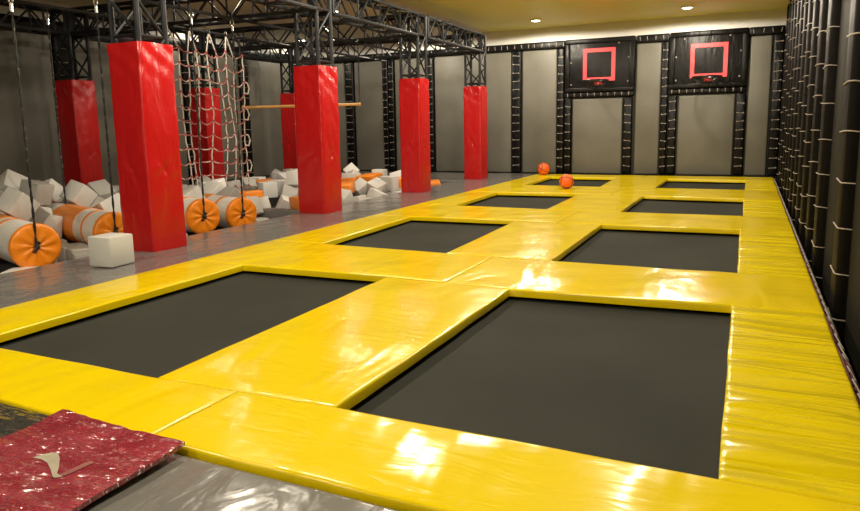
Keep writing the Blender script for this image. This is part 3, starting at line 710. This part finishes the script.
# ------------------------------------------------------------------ foam cubes
CUBES = [
('g',(0.33,0.33,0.33),(-9.506,5.208,0.222),(0.13,-2.26,-0.98),-57),
('g',(0.33,0.33,0.33),(-8.951,4.939,-0.273),(-0.0,-1.65,2.53),-48),
('g',(0.33,0.33,0.33),(-9.223,5.123,-0.02),(-0.66,0.29,1.39),-48),
('g',(0.33,0.33,0.33),(-9.859,5.532,0.301),(-1.55,-2.09,-1.0),-48),
('g',(0.33,0.33,0.33),(-10.267,5.796,0.219),(0.82,-0.66,-0.93),-45),
('g',(0.33,0.33,0.33),(-10.355,5.923,0.618),(-1.1,2.82,-0.46),-43),
('g',(0.33,0.33,0.33),(-10.566,6.041,0.132),(2.82,-0.59,1.2),-39),
('g',(0.33,0.33,0.33),(-10.005,5.759,-0.034),(0.03,0.84,3.06),-34),
('g',(0.33,0.33,0.33),(-8.471,4.837,-0.285),(-1.57,-0.0,-1.83),-33),
('g',(0.33,0.33,0.33),(-10.965,6.433,0.429),(1.53,-2.95,0.2),-31),
('g',(0.33,0.33,0.33),(-10.505,6.254,0.447),(1.11,0.37,0.51),-24),
('g',(0.33,0.33,0.33),(-7.769,4.574,-0.285),(-0.0,-0.0,-2.01),-19),
('g',(0.33,0.33,0.33),(-9.916,5.973,0.392),(0.02,0.21,-2.5),-18),
('g',(0.33,0.33,0.33),(-9.512,5.756,0.529),(-1.12,1.67,1.25),-17),
('g',(0.33,0.33,0.33),(-10.335,6.356,0.035),(-0.46,0.11,0.99),-7),
('g',(0.33,0.33,0.33),(-9.948,6.116,-0.022),(-1.77,-2.15,0.18),-7),
('g',(0.33,0.33,0.33),(-10.141,6.298,0.372),(0.37,-2.7,-1.15),-5),
('g',(0.33,0.33,0.33),(-9.625,6.142,0.176),(-1.11,0.64,0.62),7),
('g',(0.33,0.33,0.33),(-10.197,6.613,0.609),(0.79,0.78,-0.88),10),
('g',(0.33,0.33,0.33),(-8.773,5.75,0.458),(-0.95,-2.92,-0.01),17),
('g',(0.33,0.33,0.33),(-9.333,6.076,-0.2),(-1.32,-2.96,-0.37),19),
('g',(0.33,0.33,0.33),(-7.419,4.828,-0.285),(2.56,1.57,0.0),22),
('g',(0.33,0.33,0.33),(-8.972,6.022,0.307),(-2.01,-0.6,-1.43),28),
('g',(0.33,0.33,0.33),(-9.626,6.619,0.524),(-1.09,1.85,0.65),36),
('g',(0.33,0.33,0.33),(-9.492,6.513,0.114),(0.58,0.23,1.25),38),
('g',(0.33,0.33,0.33),(-9.087,6.323,0.077),(0.66,-1.45,1.0),44),
('g',(0.33,0.33,0.33),(-10.089,7.145,0.44),(0.75,2.9,0.11),48),
('g',(0.33,0.33,0.33),(-10.694,7.543,0.039),(1.4,0.08,-1.14),49),
('g',(0.33,0.33,0.33),(-9.015,6.34,-0.268),(2.05,-1.49,0.73),51),
('g',(0.33,0.33,0.33),(-10.086,7.15,-0.08),(1.51,0.18,-0.3),52),
('g',(0.33,0.33,0.33),(-8.716,6.18,-0.285),(-1.57,-0.0,-0.36),55),
('g',(0.33,0.33,0.33),(-10.909,7.898,0.072),(-1.43,-0.17,2.91),59),
('g',(0.33,0.33,0.33),(-11.022,8.005,-0.285),(-3.14,-0.0,0.29),62),
('g',(0.33,0.33,0.33),(-10.015,7.465,0.279),(0.61,0.84,1.57),70),
('g',(0.33,0.33,0.33),(-8.353,6.185,-0.285),(-2.8,1.57,0.0),73),
('g',(0.33,0.33,0.33),(-9.478,7.21,0.428),(-0.4,2.25,1.25),78),
('g',(0.33,0.33,0.33),(-8.034,6.077,-0.285),(-2.82,1.57,0.0),82),
('g',(0.33,0.33,0.33),(-9.857,7.601,-0.125),(-0.81,-1.38,-0.0),87),
('g',(0.33,0.33,0.33),(-7.691,5.878,-0.285),(-1.57,-0.0,-2.07),87),
('g',(0.33,0.33,0.33),(-9.622,7.487,0.161),(-1.11,-0.15,1.33),89),
('g',(0.33,0.33,0.33),(-10.622,8.252,-0.285),(1.57,-0.0,2.08),90),
('g',(0.33,0.33,0.33),(-9.797,7.848,0.38),(2.28,-0.13,1.5),99),
('g',(0.33,0.33,0.33),(-9.267,7.362,-0.241),(-2.97,0.09,1.07),100),
('g',(0.33,0.33,0.33),(-9.248,7.444,0.158),(-0.24,-2.49,1.5),103),
('g',(0.33,0.33,0.33),(-8.892,7.219,0.184),(1.32,-0.39,1.25),106),
('g',(0.33,0.33,0.33),(-8.598,7.084,0.268),(1.12,2.9,-0.43),112),
('g',(0.33,0.33,0.33),(-11.485,9.513,0.175),(-1.59,1.57,0.0),113),
('g',(0.33,0.33,0.33),(-9.471,7.893,0.152),(-1.39,1.7,-1.46),117),
('g',(0.33,0.33,0.33),(-8.588,7.194,-0.126),(-2.4,-0.37,-0.25),121),
('g',(0.33,0.33,0.33),(-8.891,7.541,-0.217),(-0.0,-0.84,-0.59),126),
('g',(0.33,0.33,0.33),(-9.122,7.911,0.367),(-0.68,0.29,1.25),132),
('g',(0.33,0.33,0.33),(-11.595,10.235,0.242),(-2.05,1.04,1.06),138),
('g',(0.33,0.33,0.33),(-8.56,7.644,-0.001),(2.37,-0.14,-1.89),145),
('g',(0.33,0.33,0.33),(-8.044,7.247,-0.055),(0.55,-0.86,-0.63),149),
('g',(0.33,0.33,0.33),(-8.3,7.477,-0.285),(-1.57,0.0,0.94),150),
('g',(0.33,0.33,0.33),(-11.207,10.266,0.318),(-0.0,-2.83,-0.09),152),
('g',(0.33,0.33,0.33),(-10.453,9.63,0.236),(-0.0,-2.61,-1.6),155),
('g',(0.33,0.33,0.33),(-10.723,10.168,0.184),(0.86,-2.59,0.74),166),
('g',(0.33,0.33,0.33),(-9.282,8.869,0.052),(-3.1,-0.0,-0.03),171),
('g',(0.33,0.33,0.33),(-9.274,8.867,-0.285),(-1.57,-0.0,-2.98),172),
('g',(0.33,0.33,0.33),(-7.729,7.361,-0.285),(1.57,-0.0,-3.09),172),
('g',(0.33,0.33,0.33),(-8.795,8.625,0.281),(-1.57,-0.51,1.25),180),
('g',(0.33,0.33,0.33),(-7.199,7.146,-0.285),(2.23,-1.57,0.0),188),
('g',(0.33,0.33,0.33),(-9.222,9.245,0.099),(0.43,0.0,-0.03),189),
('g',(0.33,0.33,0.33),(-8.429,8.505,0.281),(-1.57,0.49,-1.89),191),
('g',(0.33,0.33,0.33),(-9.206,9.281,-0.285),(-3.14,-0.0,1.55),192),
('g',(0.33,0.33,0.33),(-10.007,10.328,-0.029),(-2.24,-1.7,0.57),200),
('g',(0.33,0.33,0.33),(-9.312,9.639,0.175),(-1.57,0.0,-1.5),200),
('g',(0.33,0.33,0.33),(-10.976,11.489,0.157),(1.17,-0.64,-2.79),204),
('g',(0.33,0.33,0.33),(-10.16,10.701,0.13),(-0.01,0.88,-0.09),207),
('g',(0.33,0.33,0.33),(-8.884,9.524,0.239),(1.57,-0.59,1.59),213),
('g',(0.33,0.33,0.33),(-9.345,10.086,0.277),(1.42,0.15,-2.84),215),
('g',(0.33,0.33,0.33),(-8.411,9.397,0.171),(-0.27,-1.02,-1.57),229),
('g',(0.33,0.33,0.33),(-10.129,11.49,0.128),(-0.12,-0.04,2.54),234),
('o',(0.42,0.72,0.22),(-8.648,10.033,0.13),(0.05,-0.04,-0.73),242),
('g',(0.33,0.33,0.33),(-10.292,12.119,0.113),(0.45,0.95,3.04),247),
('g',(0.33,0.33,0.33),(-7.886,9.287,0.044),(-1.99,0.07,1.57),248),
('g',(0.33,0.33,0.33),(-7.69,9.224,-0.285),(-1.57,0.0,2.99),256),
('g',(0.33,0.33,0.33),(-10.514,12.715,0.125),(-3.14,0.0,0.18),256),
('g',(0.33,0.33,0.33),(-8.195,9.925,-0.033),(-3.0,-0.21,0.01),258),
('g',(0.33,0.33,0.33),(-8.075,9.988,-0.339),(-0.07,2.89,0.36),266),
('g',(0.33,0.33,0.33),(-9.247,11.528,0.125),(2.09,1.57,0.0),267),
('o',(0.42,0.72,0.22),(-9.938,12.393,0.13),(0.05,-0.04,1.0),267),
('g',(0.33,0.33,0.33),(-7.291,9.101,-0.285),(-0.0,0.0,-2.8),270),
('g',(0.33,0.33,0.33),(-11.391,14.599,0.113),(-1.9,2.13,0.08),276),
('g',(0.33,0.33,0.33),(-9.391,12.048,0.125),(-0.65,1.57,-0.53),277),
('g',(0.33,0.33,0.33),(-11.078,14.32,0.125),(-0.0,0.0,-2.88),279),
('g',(0.33,0.33,0.33),(-10.417,13.655,0.1),(3.04,0.46,-0.2),284),
('g',(0.33,0.33,0.33),(-7.818,10.277,-0.056),(-0.52,2.04,0.3),286),
('g',(0.33,0.33,0.33),(-8.909,11.809,-0.002),(-0.64,2.0,1.7),289),
('g',(0.33,0.33,0.33),(-11.592,15.499,0.125),(-2.94,1.57,0.0),291),
('g',(0.33,0.33,0.33),(-10.694,14.365,0.145),(-1.76,2.73,0.18),292),
('g',(0.33,0.33,0.33),(-8.822,11.945,0.304),(-0.03,-1.15,1.7),295),
('g',(0.33,0.33,0.33),(-10.918,14.916,0.048),(-0.68,0.64,-2.68),298),
('g',(0.33,0.33,0.33),(-8.797,12.289,0.125),(3.14,0.0,0.1),306),
('o',(0.42,0.72,0.22),(-7.083,10.056,0.111),(0.05,-0.04,-0.46),312),
('g',(0.33,0.33,0.33),(-8.112,11.562,0.081),(-3.05,0.61,0.2),313),
('g',(0.33,0.33,0.33),(-9.731,14.081,0.125),(-1.57,-0.0,-1.68),317),
('g',(0.33,0.33,0.33),(-8.1,11.958,0.125),(0.0,0.0,-2.61),324),
('g',(0.33,0.33,0.33),(-9.686,14.602,0.125),(-3.05,-1.57,0.0),330),
('g',(0.33,0.33,0.33),(-7.057,10.717,-0.097),(-1.57,0.95,1.69),334),
('o',(0.42,0.72,0.22),(-8.638,13.346,0.13),(0.05,-0.04,-1.42),338),
('g',(0.33,0.33,0.33),(-7.1,11.078,0.013),(-1.39,-0.59,1.45),342),
('o',(0.42,0.72,0.22),(-7.747,12.125,0.13),(0.05,-0.04,0.36),342),
('g',(0.33,0.33,0.33),(-7.073,11.217,-0.298),(-1.59,0.62,-1.41),347),
('g',(0.33,0.33,0.33),(-8.88,14.201,0.134),(1.28,1.66,1.66),349),
('g',(0.33,0.33,0.33),(-9.653,15.561,0.216),(-0.89,-2.42,0.04),351),
('g',(0.33,0.33,0.33),(-9.376,15.201,0.08),(1.24,0.61,0.9),353),
('g',(0.33,0.33,0.33),(-7.081,11.581,-0.122),(-1.76,-0.0,1.6),356),
('g',(0.33,0.33,0.33),(-7.838,13.04,0.037),(0.52,2.3,-1.56),361),
('g',(0.33,0.33,0.33),(-7.058,11.911,-0.205),(-1.57,-0.0,0.03),366),
('o',(0.42,0.72,0.22),(-8.899,15.16,0.096),(0.05,-0.04,-0.13),368),
('o',(0.42,0.72,0.22),(-8.539,14.56,0.13),(0.05,-0.04,0.19),368),
('g',(0.33,0.33,0.33),(-7.029,12.276,-0.068),(0.21,-0.41,-3.14),376),
('g',(0.33,0.33,0.33),(-7.394,12.947,0.066),(-0.43,0.33,-1.95),376),
('g',(0.33,0.33,0.33),(-8.903,15.766,0.127),(1.6,0.01,1.65),379),
('g',(0.33,0.33,0.33),(-7.155,12.651,-0.179),(-1.57,0.18,1.09),379),
('g',(0.33,0.33,0.33),(-7.445,13.605,0.125),(1.32,-1.57,0.0),388),
('g',(0.33,0.33,0.33),(-7.432,13.606,-0.205),(-1.31,-1.57,0.0),389),
('o',(0.42,0.72,0.22),(-7.637,14.218,0.07),(0.05,-0.04,-0.04),394),
('g',(0.33,0.33,0.33),(-8.122,15.3,0.077),(0.43,2.86,0.58),397),
('g',(0.33,0.33,0.33),(-7.529,14.195,-0.205),(1.57,-0.0,1.88),398),
('g',(0.33,0.33,0.33),(-7.786,14.911,-0.023),(2.05,0.91,1.2),402),
('g',(0.33,0.33,0.33),(-7.06,13.571,-0.205),(3.14,-0.0,0.05),403),
('g',(0.33,0.33,0.33),(-7.496,14.638,-0.205),(0.0,0.0,-0.11),407),
('g',(0.33,0.33,0.33),(-7.11,14.113,-0.205),(-3.14,-1.57,0.0),412),
('g',(0.33,0.33,0.33),(-7.558,15.07,0.156),(-2.8,-0.57,0.61),413),
('g',(0.33,0.33,0.33),(-7.071,14.835,-0.271),(-0.64,-1.16,-0.89),427),
('o',(0.42,0.72,0.22),(-7.171,15.337,-0.075),(0.05,-0.04,0.48),431),
('g',(0.33,0.33,0.33),(-7.084,15.776,-0.36),(-0.38,-2.45,-1.57),442)]
cube_mesh = {}
def cube_me(dim, mat):
    k = (tuple(dim), mat)
    if k not in cube_mesh:
        mb = MB().box((0, 0, 0), [d-.006 for d in dim], None, .018, 0, 2); cube_mesh[k] = mesh('foam_cube', mb.V, mb.F, M[mat], None, 40)
    return cube_mesh[k]
def zone(x, y, z, u):
    if y < 9.6:
        if u < 135: 
            if x > -8.6: return 'between the foam logs left of the near red pillar', 'foam cubes between the logs'
            return 'in the heap behind the logs, left of the near red pillar', 'foam cubes in the left heap'
        return 'in the near pit, seen through or below the cargo net', 'foam cubes behind the cargo net'
    if u < 298: return 'in the far pit, left of the second red pillar', 'foam cubes left of the second pillar'
    if x > -8.3: return 'in the far pit, close to the walkway, right of second pillar', 'foam cubes near the walkway edge'
    return 'in the far pit, away from the walkway, right of second pillar', 'foam cubes at the back of the far pit'
n_o = 0
for kind, dim, t_, e_, u in CUBES:
    if kind == 'o':
        o = link('foam_block', cube_me(dim, 'orange'), None, t_, e_); n_o += 1
        tag(o, 'flat orange foam block in the far pit, %s from the left' % ORD[n_o-1], 'foam block', 'orange foam blocks in the far pit')
    else:
        mat = random.choice(('foam', 'foam', 'foam_light', 'foam_dark'))
        o = link('foam_cube', cube_me(dim, mat), None, t_, e_); zl, zg = zone(t_[0], t_[1], t_[2], u)
        tag(o, 'grey foam cube '+zl, 'foam cube', zg)
hand = [((-6.13, 4.99, -.010+.165), (0, 0, .06), 'foam', 'pale grey foam cube standing alone on the walkway beside the near red pillar')]
for c, r_, mt, lb in hand:
    tag(link('foam_cube', cube_me((.325, .325, .325), mt), None, c, r_), lb, 'foam cube')

# ------------------------------------------------------------------ downlights
def lamp(x, y, e, lab):
    t = empty('downlight', (x, y, ZC-.03), 0, lab, 'ceiling lamp')
    MB().tube([(.125*math.cos(2*PI*i/28), .125*math.sin(2*PI*i/28), .012) for i in range(28)], .018, 8, closed=True).build('trim_ring', M['white_paint'], t)
    ln_ = MB().sphere((0, 0, .029), .118, 24, 8, sc=(1, 1, .42)); ln_.V = [Vector((v.x, v.y, min(v.z, .0295))) for v in ln_.V]
    ln_.build('lens', M['lamp'], t)
    l = bpy.data.lights.new('lamp_light', 'SPOT'); l.energy = e; l.color = (1, .885, .70); l.spot_size = math.radians(178); l.spot_blend = .08; l.shadow_soft_size = .10
    o = bpy.data.objects.new('lamp_light', l); C.objects.link(o); o.parent = t; o.location = (0, 0, -.13)
E0 = 190
rowsY = [-1.8, 2.1, 6.0, 9.9, 13.8, 17.7]
rn = ['behind the camera', 'above the near pads', 'above the second row of trampolines', 'above the middle of the hall', 'next to last row', 'row nearest the back wall']
for j, y in enumerate(rowsY):
    for i, x in enumerate((-12.6, -8.9, -5.2, -1.5)):
        if i == 0 and j not in (4, 5): continue
        if i == 1 and j < 3: continue
        e = E0*(.2 if i == 0 else (.45 if j == 3 else .8) if i == 1 else 1)*(.7 if j == 0 else 1)
        lamp(x, y, e, 'round warm ceiling downlight, %s, %s' % (rn[j], ['over the left wall edge', 'over the foam pits', 'over the left trampolines', 'over the right trampolines'][i]))

# ------------------------------------------------------------------ world, camera
w = bpy.data.worlds.new('world'); bpy.context.scene.world = w; w.use_nodes = True
w.node_tree.nodes['Background'].inputs[0].default_value = (.9, .8, .6, 1); w.node_tree.nodes['Background'].inputs[1].default_value = .02
cd = bpy.data.cameras.new('camera'); cam = bpy.data.objects.new('camera', cd); C.objects.link(cam)
cd.sensor_width = 36; cd.lens = 676.406/860*36; cd.shift_y = (227.804-255.5)/860; cd.clip_start = .02; cd.clip_end = 100
Rr = Vector((0.90523305, 0.42454814, -0.01766364)); Uu = Vector((-0.0472088, 0.14179836, 0.98876921)); Ff = Vector((-0.42228481, 0.89423269, -0.14840297))
mw = Matrix((Rr, Uu, -Ff)).transposed().to_4x4(); mw.translation = (0, 0, 1.4)
cam.matrix_world = mw
bpy.context.scene.camera = cam

# bring the layout to metres
done = set()
for o in bpy.data.objects:
    o.location = o.location*K
    if o.type == 'MESH' and o.data.name not in done:
        done.add(o.data.name); o.data.transform(Matrix.Scale(K, 4))
    if o.type == 'LIGHT' and o.data.name not in done:
        done.add(o.data.name); o.data.shadow_soft_size *= K
vs = bpy.context.scene.view_settings
vs.view_transform = 'Standard'; vs.look = 'None'; vs.gamma = 1; vs.use_curve_mapping = False
vs.exposure = -0.5
